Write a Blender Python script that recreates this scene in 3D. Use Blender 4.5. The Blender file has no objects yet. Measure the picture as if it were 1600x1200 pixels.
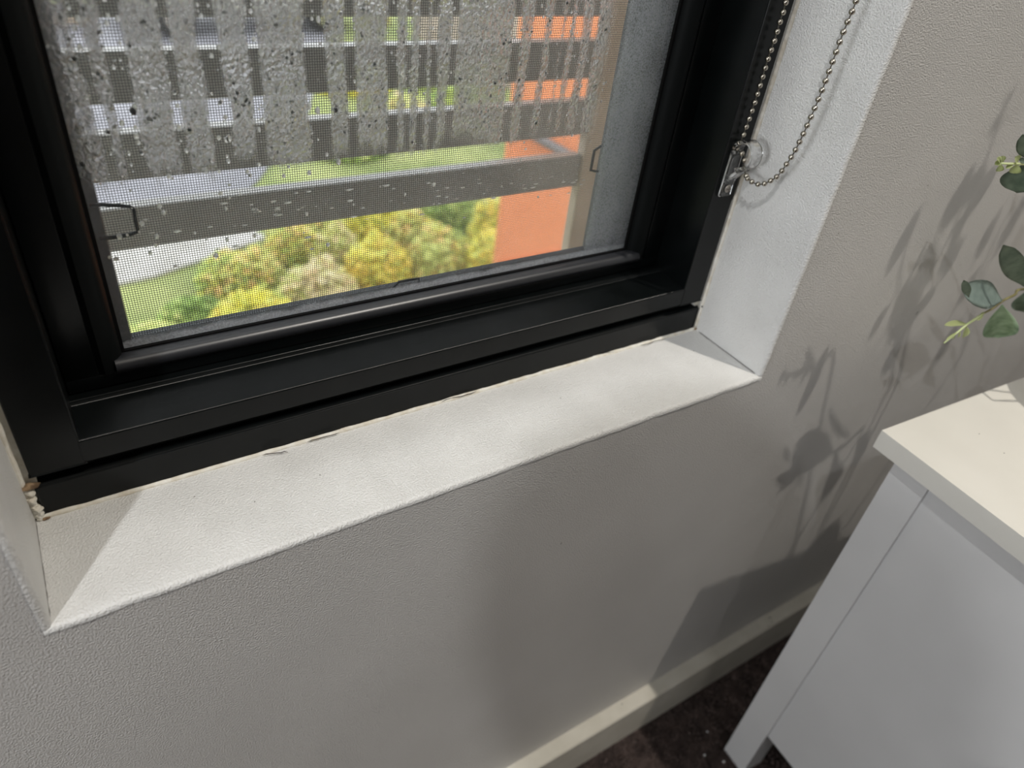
import bpy, bmesh, math, random
from mathutils import Vector, Matrix, noise
random.seed(7)
C = bpy.context.scene.collection
S = bpy.context.scene
PI = math.pi

# ------------------------------------------------------------ camera (millimetres / 1000 = metres)
CAM = Vector((0.0246963, -0.27, 0.3227924))
RT = Vector((0.8432061, -0.5259328, 0.1113467))
DN = Vector((-0.2455555, -0.5610521, -0.7905207))
FW = Vector((0.4782321, 0.6392301, -0.6022283))
FPX = 1124.747
cam = bpy.data.cameras.new('camera'); cam_o = bpy.data.objects.new('camera', cam); C.objects.link(cam_o)
cam_o.matrix_world = Matrix(((RT.x, -DN.x, -FW.x, CAM.x), (RT.y, -DN.y, -FW.y, CAM.y), (RT.z, -DN.z, -FW.z, CAM.z), (0, 0, 0, 1)))
cam.sensor_width = 36; cam.lens = FPX / 1600 * 36
cam.clip_start = 0.003; cam.clip_end = 200
cam.dof.use_dof = True; cam.dof.focus_distance = 0.45; cam.dof.aperture_fstop = 6.0
S.camera = cam_o

# ------------------------------------------------------------ world, lights, exposure
w = bpy.data.worlds.new('overcast_sky'); S.world = w; w.use_nodes = True
bg = w.node_tree.nodes['Background']; bg.inputs[0].default_value = (0.95, 0.97, 1.0, 1); bg.inputs[1].default_value = 3.5
S.view_settings.view_transform = 'Standard'; S.view_settings.look = 'None'
S.view_settings.gamma = 1; S.view_settings.use_curve_mapping = False
S.view_settings.exposure = -0.06
L1 = Vector((-0.68, -0.89, 1.84)); L2 = Vector((0.78, -0.56, 1.84))

def area_lamp(name, loc, power, col, size=0.05, spread=150):
    l = bpy.data.lights.new(name, 'AREA'); l.shape = 'DISK'; l.size = size; l.energy = power; l.color = col; l.spread = math.radians(spread)
    o = bpy.data.objects.new(name, l); C.objects.link(o); o.location = loc; return o
area_lamp('downlight_or_fill_lamp', L1 - Vector((0, 0, .012)), 18, (0.97, 0.98, 1.0), .05)
area_lamp('downlight_or_fill_lamp', L2 - Vector((0, 0, .012)), 17, (1.0, 0.94, 0.86), .026)
area_lamp('downlight_or_fill_lamp', Vector((-.30, -2.30, 1.828)), 5, (0.97, 0.98, 1.0), .12)  # added fill lamp, unseen, brightens the cabinet side
side = area_lamp('side_fill_light', Vector((-1.72, -.42, .36)), 9, (0.90, 0.94, 1.0), .6)   # added cool fill for the cabinet side, no known source there
side.rotation_euler = (0, -PI / 2, 0)

def at(u, v, ax, val):
    """point on the plane ax = val that stands behind photo pixel u, v"""
    d = RT * ((u - 800) / FPX) + DN * ((v - 600) / FPX) + FW
    return CAM + d * ((val - CAM[ax]) / d[ax])

# ------------------------------------------------------------ materials
def mat(name, col=(.5, .5, .5), rough=.5, metal=0, **kw):
    m = bpy.data.materials.new(name); m.use_nodes = True
    b = m.node_tree.nodes['Principled BSDF']
    b.inputs['Base Color'].default_value = (*col, 1); b.inputs['Roughness'].default_value = rough; b.inputs['Metallic'].default_value = metal
    for k, v in kw.items(): b.inputs[k.replace('_', ' ')].default_value = v
    return m
def nd(m, t, **kw):
    n = m.node_tree.nodes.new(t)
    for k, v in kw.items(): setattr(n, k, v)
    return n
def lk(m, a, b): m.node_tree.links.new(a, b)
def bump(m, scale, dist, strength=.5, detail=2, coord='Object', stretch=None, rough_noise=.5):
    tc = nd(m, 'ShaderNodeTexCoord'); n = nd(m, 'ShaderNodeTexNoise'); n.inputs['Scale'].default_value = scale; n.inputs['Detail'].default_value = detail
    n.inputs['Roughness'].default_value = rough_noise
    src = tc.outputs[coord]
    if stretch:
        mp = nd(m, 'ShaderNodeMapping'); mp.inputs['Scale'].default_value = stretch; lk(m, src, mp.inputs[0]); src = mp.outputs[0]
    lk(m, src, n.inputs['Vector'])
    b = nd(m, 'ShaderNodeBump'); b.inputs['Distance'].default_value = dist; b.inputs['Strength'].default_value = strength
    lk(m, n.outputs[0], b.inputs['Height']); lk(m, b.outputs[0], m.node_tree.nodes['Principled BSDF'].inputs['Normal'])
    return m
def mottle(m, c1, c2, scale, detail=3, lo=.35, hi=.65):
    tc = nd(m, 'ShaderNodeTexCoord'); n = nd(m, 'ShaderNodeTexNoise'); n.inputs['Scale'].default_value = scale; n.inputs['Detail'].default_value = detail
    lk(m, tc.outputs['Object'], n.inputs['Vector'])
    r = nd(m, 'ShaderNodeValToRGB'); r.color_ramp.elements[0].position = lo; r.color_ramp.elements[1].position = hi
    r.color_ramp.elements[0].color = (*c1, 1); r.color_ramp.elements[1].color = (*c2, 1)
    lk(m, n.outputs[0], r.inputs[0]); lk(m, r.outputs[0], m.node_tree.nodes['Principled BSDF'].inputs['Base Color'])
    return m
M = {}
M['wall'] = bump(mottle(mat('wall_paint', rough=.36), (.50, .485, .46), (.545, .53, .505), 6), 900, .0015, .85, 2)
M['reveal'] = bump(mottle(mat('reveal_paint', rough=.36), (.655, .65, .625), (.715, .71, .685), 25), 850, .0013, .8, 2)
M['nose'] = bump(mat('nose_paint', (.74, .735, .71), .33), 200, .0003, .4, 2)
M['skirt'] = bump(mottle(mat('skirting_paint', rough=.40), (.55, .52, .44), (.62, .59, .51), 30), 90, .0004, .3, 2)
M['black'] = bump(mottle(mat('black_powder_coat', rough=.30, Specular_IOR_Level=.24), (.002, .0028, .0028), (.0035, .0045, .0047), 40), 700, .00008, .35, 2)
M['black2'] = mat('black_bead', (.016, .017, .020), .36, Specular_IOR_Level=.85)
M['black3'] = mat('black_side_bead', (.004, .005, .005), .5, Specular_IOR_Level=.12)
M['rubber'] = mat('black_gasket', (.004, .004, .004), .7, Specular_IOR_Level=.1)
M['caulk'] = bump(mottle(mat('old_caulk', rough=.6), (.62, .57, .47), (.75, .73, .66), 160), 400, .0005, .6, 3)
M['dirt'] = mottle(mat('brown_dirt', rough=.9), (.10, .06, .03), (.32, .22, .13), 300)
M['crack'] = mat('dark_crack', (.10, .09, .08), .9)
M['chip'] = mat('grey_scuff', (.22, .21, .19), .8)
M['ceiling'] = mat('ceiling_paint', (.62, .61, .59), .7)
M['room'] = mat('room_paint', (.42, .40, .37), .6)
M['chain'] = mat('nickel_bead', (.50, .46, .39), .24, 1)
M['cord'] = mat('chain_cord', (.16, .15, .13), .4, 1)
M['clear'] = mat('clear_plastic', (.97, .97, .97), .04, 0, Transmission_Weight=1.0, IOR=1.45)
M['screw'] = mat('screw_steel', (.45, .42, .38), .3, 1)
M['cab'] = mottle(mat('cabinet_lacquer', rough=.38), (.60, .595, .585), (.64, .635, .625), 8)
M['cabtop'] = mottle(mat('cabinet_top_lacquer', rough=.34), (.64, .62, .56), (.68, .66, .60), 12)
M['carpet'] = bump(mottle(mat('carpet_base', rough=.95), (.030, .020, .017), (.085, .060, .052), 45, 4), 900, .003, .8, 3)
M['pile'] = mottle(mat('carpet_fibre', rough=.9), (.045, .028, .024), (.16, .115, .10), 60, 4)
M['lint'] = mat('white_lint', (.8, .8, .78), .8)
M['pot'] = bump(mat('pot_ceramic', (.55, .50, .42), .5), 200, .0003, .3)
M['soil'] = mat('pot_moss', (.05, .06, .03), .95)
M['stem'] = mottle(mat('eucalyptus_stem', rough=.6), (.10, .085, .03), (.22, .20, .08), 150)
M['shoot'] = mat('pale_shoot', (.55, .60, .30), .5, 0, Subsurface_Weight=.1)
def leafmat(n, a, b):
    m = mottle(mat(n, rough=.5), a, b, 110, 4)
    m.node_tree.nodes['Principled BSDF'].inputs['Transmission Weight'].default_value = 0
    return m
M['leaf_dark'] = leafmat('leaf_dark', (.13, .18, .13), (.24, .30, .22))
M['leaf_green'] = leafmat('leaf_green', (.20, .29, .17), (.36, .46, .31))
M['leaf_blue'] = leafmat('leaf_blue', (.28, .36, .33), (.37, .46, .42))
M['wire'] = mat('flyscreen_wire', (.07, .07, .072), .55)
M['scrframe'] = bump(mottle(mat('flyscreen_frame', rough=.5), (.035, .042, .046), (.06, .068, .072), 60), 300, .0004, .4)
M['slat'] = mottle(mat('slat_coating', rough=.30), (.26, .26, .245), (.31, .31, .29), 20)
M['post'] = bump(mottle(mat('beige_post', rough=.6), (.42, .35, .27), (.50, .42, .33), 18), 60, .002, .4)
M['orange'] = mottle(mat('orange_render', rough=.8), (.74, .26, .11), (.82, .31, .14), 5)
M['orange2'] = mottle(mat('deep_orange_render', rough=.8), (.80, .22, .05), (.88, .28, .07), 8)
M['lawn'] = mottle(mat('lawn_grass', rough=.9), (.18, .23, .07), (.34, .37, .14), 1.6, 6)
M['road'] = mottle(mat('asphalt', rough=.6), (.17, .17, .19), (.25, .25, .275), 1.2, 5)
M['path'] = mottle(mat('concrete_path', rough=.7), (.34, .33, .30), (.46, .45, .42), 3, 5)
M['greige'] = mottle(mat('greige_render', rough=.8), (.34, .28, .23), (.42, .35, .29), 3)
M['tile'] = mat('roof_sheet', (.20, .19, .19), .5)
M['car'] = mat('car_paint', (.80, .81, .83), .22, 0, Coat_Weight=1.0)
M['carglass'] = mat('car_glass', (.10, .14, .22), .05)
M['tyre'] = mat('tyre', (.02, .02, .02), .8)
M['bark'] = mat('shrub_bark', (.12, .08, .05), .9)
M['fence'] = mottle(mat('timber_fence', rough=.8), (.22, .17, .12), (.32, .26, .19), 4)
M['phone'] = mat('phone_body', (.03, .03, .035), .25)
M['skin'] = bump(mat('skin', (.55, .33, .23), .5, 0, Subsurface_Weight=.05), 300, .0003, .3)
M['sweater'] = bump(mat('sweater', (.07, .08, .11), .9), 300, .001, .5)
M['jeans'] = mat('jeans', (.03, .04, .07), .9)
M['hair'] = mat('hair', (.03, .02, .015), .6)
M['blind'] = mat('blind_fabric', (.62, .60, .56), .8)
def foliage_mat(name, cols):
    m = mat(name, rough=.6)
    at_ = nd(m, 'ShaderNodeAttribute', attribute_name='tint'); r = nd(m, 'ShaderNodeValToRGB'); r.color_ramp.interpolation = 'CONSTANT'
    cr = r.color_ramp
    while len(cr.elements) < len(cols): cr.elements.new(.5)
    for i, c in enumerate(cols): cr.elements[i].position = i / len(cols); cr.elements[i].color = (*c, 1)
    lk(m, at_.outputs['Fac'], r.inputs[0]); lk(m, r.outputs[0], m.node_tree.nodes['Principled BSDF'].inputs['Base Color'])
    return m
M['fol_green'] = foliage_mat('green_foliage', [(.18, .30, .06), (.30, .44, .10), (.44, .56, .16), (.60, .66, .22)])
M['fol_yellow'] = foliage_mat('yellow_foliage', [(.80, .76, .08), (.86, .82, .14), (.55, .64, .14), (.88, .70, .14)])
M['fol_mixed'] = foliage_mat('mixed_foliage', [(.40, .52, .14), (.74, .74, .16), (.84, .58, .22), (.62, .68, .22)])
M['fol_pale'] = foliage_mat('pale_foliage', [(.78, .70, .42), (.66, .68, .28), (.84, .64, .40), (.60, .66, .20)])
def emit(name, col, s):
    m = bpy.data.materials.new(name); m.use_nodes = True; nt = m.node_tree; nt.nodes.clear()
    e = nt.nodes.new('ShaderNodeEmission'); e.inputs[0].default_value = (*col, 1); e.inputs[1].default_value = s
    o = nt.nodes.new('ShaderNodeOutputMaterial'); nt.links.new(e.outputs[0], o.inputs[0]); return m
M['lens'] = emit('lamp_lens', (1, .95, .88), 6)

# glass pane: clear glass + fine dew whose amount is the vertex attribute "dew" and dry film "film"
def glass_mat():
    m = bpy.data.materials.new('window_glass'); m.use_nodes = True; nt = m.node_tree; nt.nodes.clear(); N = nt.nodes.new; Lk = nt.links.new
    out = N('ShaderNodeOutputMaterial'); tr = N('ShaderNodeBsdfTransparent'); tr.inputs[0].default_value = (.94, .96, .95, 1)
    gl = N('ShaderNodeBsdfGlossy'); gl.inputs['Roughness'].default_value = .01
    fr = N('ShaderNodeFresnel'); fr.inputs[0].default_value = 1.5
    clear = N('ShaderNodeMixShader'); Lk(fr.outputs[0], clear.inputs[0]); Lk(tr.outputs[0], clear.inputs[1]); Lk(gl.outputs[0], clear.inputs[2])
    tc = N('ShaderNodeTexCoord'); mp = N('ShaderNodeMapping'); mp.inputs['Scale'].default_value = (1, 1, .8); Lk(tc.outputs['Object'], mp.inputs[0])
    n1 = N('ShaderNodeTexNoise'); n1.inputs['Scale'].default_value = 520; n1.inputs['Detail'].default_value = 1.5; Lk(mp.outputs[0], n1.inputs['Vector'])
    bp = N('ShaderNodeBump'); bp.inputs['Distance'].default_value = .012; bp.inputs['Strength'].default_value = 1; Lk(n1.outputs[0], bp.inputs['Height'])
    tl = N('ShaderNodeBsdfTranslucent'); tl.inputs[0].default_value = (.60, .61, .60, 1); Lk(bp.outputs[0], tl.inputs['Normal'])
    df = N('ShaderNodeBsdfDiffuse'); df.inputs[0].default_value = (.50, .50, .49, 1); Lk(bp.outputs[0], df.inputs['Normal'])
    rf = N('ShaderNodeBsdfRefraction'); rf.inputs['IOR'].default_value = 1.12; rf.inputs['Roughness'].default_value = .08; Lk(bp.outputs[0], rf.inputs['Normal'])
    a = N('ShaderNodeMixShader'); a.inputs[0].default_value = .15; Lk(tl.outputs[0], a.inputs[1]); Lk(df.outputs[0], a.inputs[2])
    b = N('ShaderNodeMixShader'); b.inputs[0].default_value = .28; Lk(a.outputs[0], b.inputs[1]); Lk(rf.outputs[0], b.inputs[2])
    ad = N('ShaderNodeAttribute'); ad.attribute_name = 'dew'
    m1 = N('ShaderNodeMixShader'); Lk(ad.outputs['Fac'], m1.inputs[0]); Lk(clear.outputs[0], m1.inputs[1]); Lk(b.outputs[0], m1.inputs[2])
    # film: dusty specks
    n2 = N('ShaderNodeTexNoise'); n2.inputs['Scale'].default_value = 900; n2.inputs['Detail'].default_value = 5; n2.inputs['Roughness'].default_value = .75; Lk(tc.outputs['Object'], n2.inputs['Vector'])
    r2 = N('ShaderNodeMapRange'); r2.inputs['From Min'].default_value = .38; r2.inputs['From Max'].default_value = .72; r2.inputs['To Min'].default_value = .55; r2.inputs['To Max'].default_value = 1.15; Lk(n2.outputs[0], r2.inputs[0])
    af = N('ShaderNodeAttribute'); af.attribute_name = 'film'
    mu = N('ShaderNodeMath'); mu.operation = 'MULTIPLY'; Lk(af.outputs['Fac'], mu.inputs[0]); Lk(r2.outputs[0], mu.inputs[1])
    tf = N('ShaderNodeBsdfTranslucent'); tf.inputs[0].default_value = (.66, .70, .74, 1)
    df2 = N('ShaderNodeBsdfDiffuse'); df2.inputs[0].default_value = (.60, .62, .64, 1)
    fm = N('ShaderNodeMixShader'); fm.inputs[0].default_value = .4; Lk(tf.outputs[0], fm.inputs[1]); Lk(df2.outputs[0], fm.inputs[2])
    m2 = N('ShaderNodeMixShader'); Lk(mu.outputs[0], m2.inputs[0]); Lk(m1.outputs[0], m2.inputs[1]); Lk(fm.outputs[0], m2.inputs[2])
    Lk(m2.outputs[0], out.inputs[0]); return m
M['glass'] = glass_mat()
def water_mat():
    m = bpy.data.materials.new('water_drop'); m.use_nodes = True; nt = m.node_tree; nt.nodes.clear()
    g = nt.nodes.new('ShaderNodeBsdfGlass'); g.inputs['IOR'].default_value = 1.25; g.inputs['Roughness'].default_value = .02
    o = nt.nodes.new('ShaderNodeOutputMaterial'); t = nt.nodes.new('ShaderNodeBsdfTranslucent'); t.inputs[0].default_value = (.9, .92, .92, 1); x = nt.nodes.new('ShaderNodeMixShader'); x.inputs[0].default_value = .35
    nt.links.new(g.outputs[0], x.inputs[1]); nt.links.new(t.outputs[0], x.inputs[2]); nt.links.new(x.outputs[0], o.inputs[0]); return m
M['water'] = water_mat()

# ------------------------------------------------------------ helpers
def obj(name, bm, m, parent=None, smooth=False, bevel=0, seg=2):
    me = bpy.data.meshes.new(name)
    if bevel:
        bmesh.ops.bevel(bm, geom=[e for e in bm.edges if len(e.link_faces) == 2 and e.calc_face_angle(0) > .6], offset=bevel, segments=seg, affect='EDGES', profile=.5, clamp_overlap=True)
    bmesh.ops.recalc_face_normals(bm, faces=bm.faces)
    if smooth:
        for f in bm.faces: f.smooth = True
    bm.to_mesh(me); bm.free()
    me.materials.append(m)
    o = bpy.data.objects.new(name, me); C.objects.link(o)
    if parent: o.parent = parent
    return o
def empty(name, loc=(0, 0, 0), rz=0):
    o = bpy.data.objects.new(name, None); C.objects.link(o); o.location = loc; o.rotation_euler = (0, 0, rz); o.empty_display_size = .02; return o
def tag(o, label, cat, group=None, kind=None):
    o['label'] = label; o['category'] = cat
    if group: o['group'] = group
    if kind: o['kind'] = kind
    return o
def struct(o): o['kind'] = 'structure'; return o
def box(bm, a, b):
    v = [bm.verts.new((x, y, z)) for x in (a[0], b[0]) for y in (a[1], b[1]) for z in (a[2], b[2])]
    for f in ((0, 1, 3, 2), (4, 6, 7, 5), (0, 4, 5, 1), (2, 3, 7, 6), (0, 2, 6, 4), (1, 5, 7, 3)): bm.faces.new([v[i] for i in f])
def mmbox(a, b):
    bm = bmesh.new(); box(bm, [i / 1000 for i in a], [i / 1000 for i in b]); return bm
def prism(prof, axis, a, b, cuta=None, cutb=None):
    """extrude a closed 2-D profile (mm) along axis; cuta/cutb(p) give the start/end for a profile point (mitres)"""
    bm = bmesh.new(); r = []
    for e, cut in ((a, cuta), (b, cutb)):
        ring = []
        for p in prof:
            t = cut(p) if cut else e
            q = {'x': (t, p[0], p[1]), 'z': (p[0], p[1], t), 'y': (p[0], t, p[1])}[axis]
            ring.append(bm.verts.new([i / 1000 for i in q]))
        r.append(ring)
    n = len(prof)
    for i in range(n): bm.faces.new((r[0][i], r[0][(i + 1) % n], r[1][(i + 1) % n], r[1][i]))
    bm.faces.new(r[0]); bm.faces.new(r[1][::-1]); return bm
def tube(bm, pts, r, seg=8, caps=True):
    """tube along points; r number or list"""
    pts = [Vector(p) for p in pts]; rings = []; up = None
    for i, p in enumerate(pts):
        t = (pts[min(i + 1, len(pts) - 1)] - pts[max(i - 1, 0)]).normalized()
        if up is None: up = t.orthogonal().normalized()
        up = (up - t * up.dot(t)).normalized(); s = t.cross(up)
        rr = r[i] if isinstance(r, (list, tuple)) else r
        rings.append([bm.verts.new(p + (up * math.cos(2 * PI * k / seg) + s * math.sin(2 * PI * k / seg)) * rr) for k in range(seg)])
    for a, b in zip(rings, rings[1:]):
        for k in range(seg): bm.faces.new((a[k], a[(k + 1) % seg], b[(k + 1) % seg], b[k]))
    if caps: bm.faces.new(rings[0][::-1]); bm.faces.new(rings[-1])
def lathe(bm, prof, c, seg=32):
    rings = [[bm.verts.new((c[0] + r * math.cos(2 * PI * k / seg), c[1] + r * math.sin(2 * PI * k / seg), c[2] + z)) for k in range(seg)] for r, z in prof]
    for a, b in zip(rings, rings[1:]):
        for k in range(seg): bm.faces.new((a[k], a[(k + 1) % seg], b[(k + 1) % seg], b[k]))
    bm.faces.new(rings[0][::-1]); bm.faces.new(rings[-1])

X0, X1, D = -24.7, 471.9, 75.3      # window opening and depth of the reveal
ZF = -550.3                          # floor
ZT = 760                             # top of the opening
# ------------------------------------------------------------ room shell
bm = bmesh.new()
T = 3.8
def wbox(a, b): box(bm, [i / 1000 for i in a], [i / 1000 for i in b])
wbox((-1600, 0, -3000), (X0 - T, 165, 1850)); wbox((X1 + T, 0, -3000), (1500, 165, 1850))
wbox((X0 - T, 0, -3000), (X1 + T, 165, -T)); wbox((X0 - T, 0, ZT + T), (X1 + T, 165, 1850))
wall = struct(obj('wall_back', bm, M['wall']))
# white sill and reveals lining the opening, each with a rounded nose a hair proud of the wall
def nose_profile(r=2.8, y0=-.7, yend=165, thick=T):
    p = [(yend, 0)]
    for k in range(7):
        a = PI / 2 * k / 6
        p.append((y0 + r - r * math.sin(a), -(r - r * math.cos(a))))
    p += [(y0, -thick - .2), (yend, -thick - .2)]
    return p
pr = nose_profile()
def subdiv_rough(bm_, amp, scale): 
    for v in bm_.verts:
        v.co += noise.noise_vector(v.co * scale) * amp
def strip(prof, axis, a, b, n, amp):
    """a long moulding in n short lengths so that its faces can waver slightly"""
    bm_ = bmesh.new(); rings = []
    for i in range(n + 1):
        t = a + (b - a) * i / n
        rings.append([bm_.verts.new([c / 1000 for c in {'x': (t, p[0], p[1]), 'z': (p[0], p[1], t)}[axis]]) for p in prof])
    k = len(prof)
    for r0, r1 in zip(rings, rings[1:]):
        for i in range(k): bm_.faces.new((r0[i], r0[(i + 1) % k], r1[(i + 1) % k], r1[i]))
    bm_.faces.new(rings[0]); bm_.faces.new(rings[-1][::-1])
    for v in bm_.verts:
        if v.co.y < .02: v.co.y += noise.noise(v.co * 60) * amp; v.co.z += noise.noise(v.co * 45 + Vector((5, 0, 0))) * amp
    return bm_
sill = obj('window_sill', strip(pr, 'x', X0 - T, X1 + T, 160, .0005), M['reveal'], wall, smooth=False)
sill['label'] = 'white painted sill with rounded front edge'
for sgn, xe in ((1, X0), (-1, X1)):
    prz = [(xe - sgn * (-z), y) for y, z in pr]
    obj('window_reveal', strip(prz, 'z', 0, ZT, 160, .0004), M['reveal'], wall)['label'] = 'white painted side of the window recess'
obj('window_head', mmbox((X0 - T, -.7, ZT), (X1 + T, 165, ZT + T)), M['reveal'], wall)
def shade_auto(o, ang=35):
    me = o.data
    for p in me.polygons: p.use_smooth = True
    me.set_sharp_from_angle(angle=math.radians(ang))
for c_ in wall.children:
    shade_auto(c_, 40)

bm = bmesh.new(); box(bm, (-1.6, -2.9, -.62), (1.5, 0, ZF / 1000)); floor = struct(obj('floor', bm, M['carpet']))
bm = bmesh.new(); box(bm, (-1.6, -2.9, 1.85), (1.5, .165, 1.95)); struct(obj('ceiling', bm, M['ceiling']))
bm = bmesh.new()
for a, b in (((-1.7, -3.0, -.62), (-1.6, -.72, 1.95)), ((-1.7, -.12, -.62), (-1.6, .165, 1.95)), ((-1.7, -.72, -.62), (-1.6, -.12, .0)), ((-1.7, -.72, .75), (-1.6, -.12, 1.95))): box(bm, a, b)  # opening made up to let the added side fill through
struct(obj('wall_left', bm, M['room']))
w2 = struct(empty('added_side_window', (-1.65, -.42, .0)))  # invented window, dresses the opening of the added side fill
for nm, a, b in (('frame_rail', (-.02, -.30, 0), (.02, .30, .03)), ('frame_rail', (-.02, -.30, .72), (.02, .30, .75)), ('frame_jamb', (-.02, -.30, .03), (.02, -.27, .72)), ('frame_jamb', (-.02, .27, .03), (.02, .30, .72))):
    bm = bmesh.new(); box(bm, a, b); obj(nm, bm, M['black'], w2)
bm = bmesh.new(); box(bm, (1.5, -3.0, -.62), (1.6, .165, 1.95)); struct(obj('wall_right', bm, M['room']))
bm = bmesh.new(); box(bm, (-1.7, -3.0, -.62), (1.6, -2.9, 1.95)); struct(obj('wall_front', bm, M['room']))
# carpet pile in the part of the floor that shows
bm = bmesh.new()
for i in range(26000):
    x = random.uniform(.30, .78); y = random.uniform(-.32, -.018); z = ZF / 1000
    a = random.uniform(0, 6.28); h = random.uniform(.0025, .005); wd = .0009
    lx, ly = random.gauss(0, .0018), random.gauss(0, .0018)
    v = [bm.verts.new((x + wd * math.cos(a), y + wd * math.sin(a), z - .0005)), bm.verts.new((x - wd * math.cos(a), y - wd * math.sin(a), z - .0005)), bm.verts.new((x + lx, y + ly, z + h))]
    bm.faces.new(v)
p_ = obj('carpet_pile', bm, M['pile'], floor); p_['kind'] = 'stuff'; p_['label'] = 'short dark brown carpet pile'
# skirting board
sk = prism([(0, ZF), (-17.4, ZF), (-17.4, -483), (-16, -481.4), (0, -481.4)], 'x', -1600, 1500)
struct(obj('baseboard_back', sk, M['skirt']))
obj_b = bpy.data.objects['baseboard_back']
for (u, v, r) in ((972, 1100, .7), (1203, 965, 1.2), (1206, 972, .8), (1201, 978, .8)):
    p = at(u, v, 2, -.4813); bm = bmesh.new()
    bmesh.ops.create_icosphere(bm, subdivisions=1, radius=r / 1000); bmesh.ops.scale(bm, vec=(1.3, 1, .25), verts=bm.verts); bmesh.ops.translate(bm, vec=p, verts=bm.verts)
    obj('paint_nick', bm, M['crack'], obj_b)
# scuffs on the wall
for (u, v, r, sx, sz) in ((877, 849, .8, .5, 1.6), (1433, 489, 1.3, .7, 1.9), (1310, 365, .6, 1, 1), (1450, 290, .5, 1, 1), (38, 912, 1.2, .7, 1.3), (700, 932, .6, 1.5, .6)):
    p = at(u, v, 1, -.0001); bm = bmesh.new(); bmesh.ops.create_icosphere(bm, subdivisions=1, radius=r / 1000)
    bmesh.ops.scale(bm, vec=(sx, .25, sz), verts=bm.verts); bmesh.ops.rotate(bm, cent=(0, 0, 0), matrix=Matrix.Rotation(.5, 3, 'Y'), verts=bm.verts); bmesh.ops.translate(bm, vec=p, verts=bm.verts)
    obj('scuff_mark', bm, M['chip'], wall)
# ring mark and small specks on the sill
p = at(716, 686, 2, 0); bm = bmesh.new(); pts = [p + Vector((math.cos(a) * .0026, math.sin(a) * .0026, 0)) for a in [i * 2 * PI / 20 for i in range(21)]]
tube(bm, pts, .0003, 5); obj('ring_mark', bm, M['nose'], wall)
for (u, v) in ((304, 776), (398, 784), (1084, 548), (1156, 541), (876, 622), (500, 742)):
    p = at(u, v, 2, 0.0001); bm = bmesh.new(); bmesh.ops.create_icosphere(bm, subdivisions=1, radius=.0005); bmesh.ops.scale(bm, vec=(1, 1, .3), verts=bm.verts); bmesh.ops.translate(bm, vec=p, verts=bm.verts)
    obj('sill_speck', bm, M['chip'], wall)

# ------------------------------------------------------------ window
win = struct(empty('window_1', (.2236, .1, .0)))
winv = Vector((.2236, .1, 0))
def wpart(name, bm, m, **k):
    bmesh.ops.translate(bm, vec=-winv, verts=bm.verts)
    return obj(name, bm, m, win, **k)
XL, XR = -19.8, 468.5        # outer frame
IL, IR = 6.4, 444.1          # its inner faces
SY = 112                     # face of the sash
B = .0007
wpart('sub_sill', prism([(D, 0), (D, 21.5), (D + 2, 22.6), (D + 8, 22.6), (D + 8, 28), (150, 28), (150, 0)], 'x', XL, XR), M['black'], bevel=B)['label'] = 'low black rail the window frame stands on'
wpart('frame_rail', prism([(D + .2, 30), (D + .2, 44.6), (D + 1, 45.3), (D + 30, 46.2), (D + 31.5, 48.5), (150, 48.5), (150, 28), (D + 8, 28), (D + 8, 30)], 'x', IL - 1, IR + 1), M['black'], bevel=B * .6)
for a, b in ((XL, IL), (IR, XR)):
    pj = prism([(a, D), (b, D), (b, 150), (a, 150)], 'z', 29.6, ZT - 1)
    wpart('frame_jamb', pj, M['black'], bevel=B)
for a, b in ((X0 + .1, XL + 2), (XR - 2, X1 - .1)): wpart('packer', mmbox((a, D + 3, .2), (b, 150, ZT - 1)), M['caulk'])
wpart('frame_head', mmbox((IL, D + .2, ZT - 27), (IR, 150, ZT - 1)), M['black'], bevel=B)
# sash: stiles, rails, rounded glazing beads, gasket
GL, GR, GB, GT = 39.5, 411.0, 66.0, 714.0    # sight size of the glass
SW = 17.5
wpart('sash_rail', mmbox((IL + .6, SY, 49.2), (IR - .6, 134, 58.0)), M['black'], bevel=B)
wpart('sash_stile', mmbox((IL + .6, SY, 58.1), (IL + SW, 134, GT + 8)), M['black'], bevel=B)
wpart('sash_stile', mmbox((IR - SW, SY, 58.1), (IR - .6, 134, GT + 8)), M['black'], bevel=B)
wpart('sash_rail', mmbox((IL + .6, SY, GT + 8.1), (IR - .6, 134, GT + 18)), M['black'], bevel=B)
def halfround(cx, cy, r, n=9, y_back=None):
    return [(cx + r * math.cos(a), cy + r * math.sin(a)) for a in [2 * PI * k / 16 for k in range(16)]]
# bottom bead: a round-fronted roll
roll = [(116.5, 58.0)] + [(114.2 - 4.9 * math.sin(a), 61.0 - 4.6 * math.cos(a)) for a in [PI * k / 10 for k in range(1, 11)]] + [(119, 65.2), (119, 58.0)]
wpart('glazing_bead', prism(roll, 'x', IL + SW + 9, IR - SW - 7), M['black2'], smooth=False)
for sgn, xs in ((1, IL + SW), (-1, IR - SW)):
    pf = [(xs, 113), (xs + sgn * 3, 110.8), (xs + sgn * 7, 111.2), (xs + sgn * 11, 113.5), (xs + sgn * 13.5, 117.5), (xs + sgn * 14, 121.5), (xs, 121.5)]
    wpart('glazing_bead', prism(pf, 'z', 58.1, GT + 8), M['black3'])
wpart('glazing_bead', mmbox((IL + SW, 113, GT), (IR - SW, 121.5, GT + 8)), M['black2'], bevel=.001)
gk = bmesh.new()
for a, b in (((GL - 8, 119.2, 58.2), (GR + 8, 121.6, GB)), ((GL - 2.5, 119.5, GB), (GL, 121.6, GT)), ((GR, 119.5, GB), (GR + 2.5, 121.6, GT))):
    box(gk, [i / 1000 for i in a], [i / 1000 for i in b])
wpart('gasket', gk, M['rubber'])
for c_ in win.children: shade_auto(c_, 30)

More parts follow.
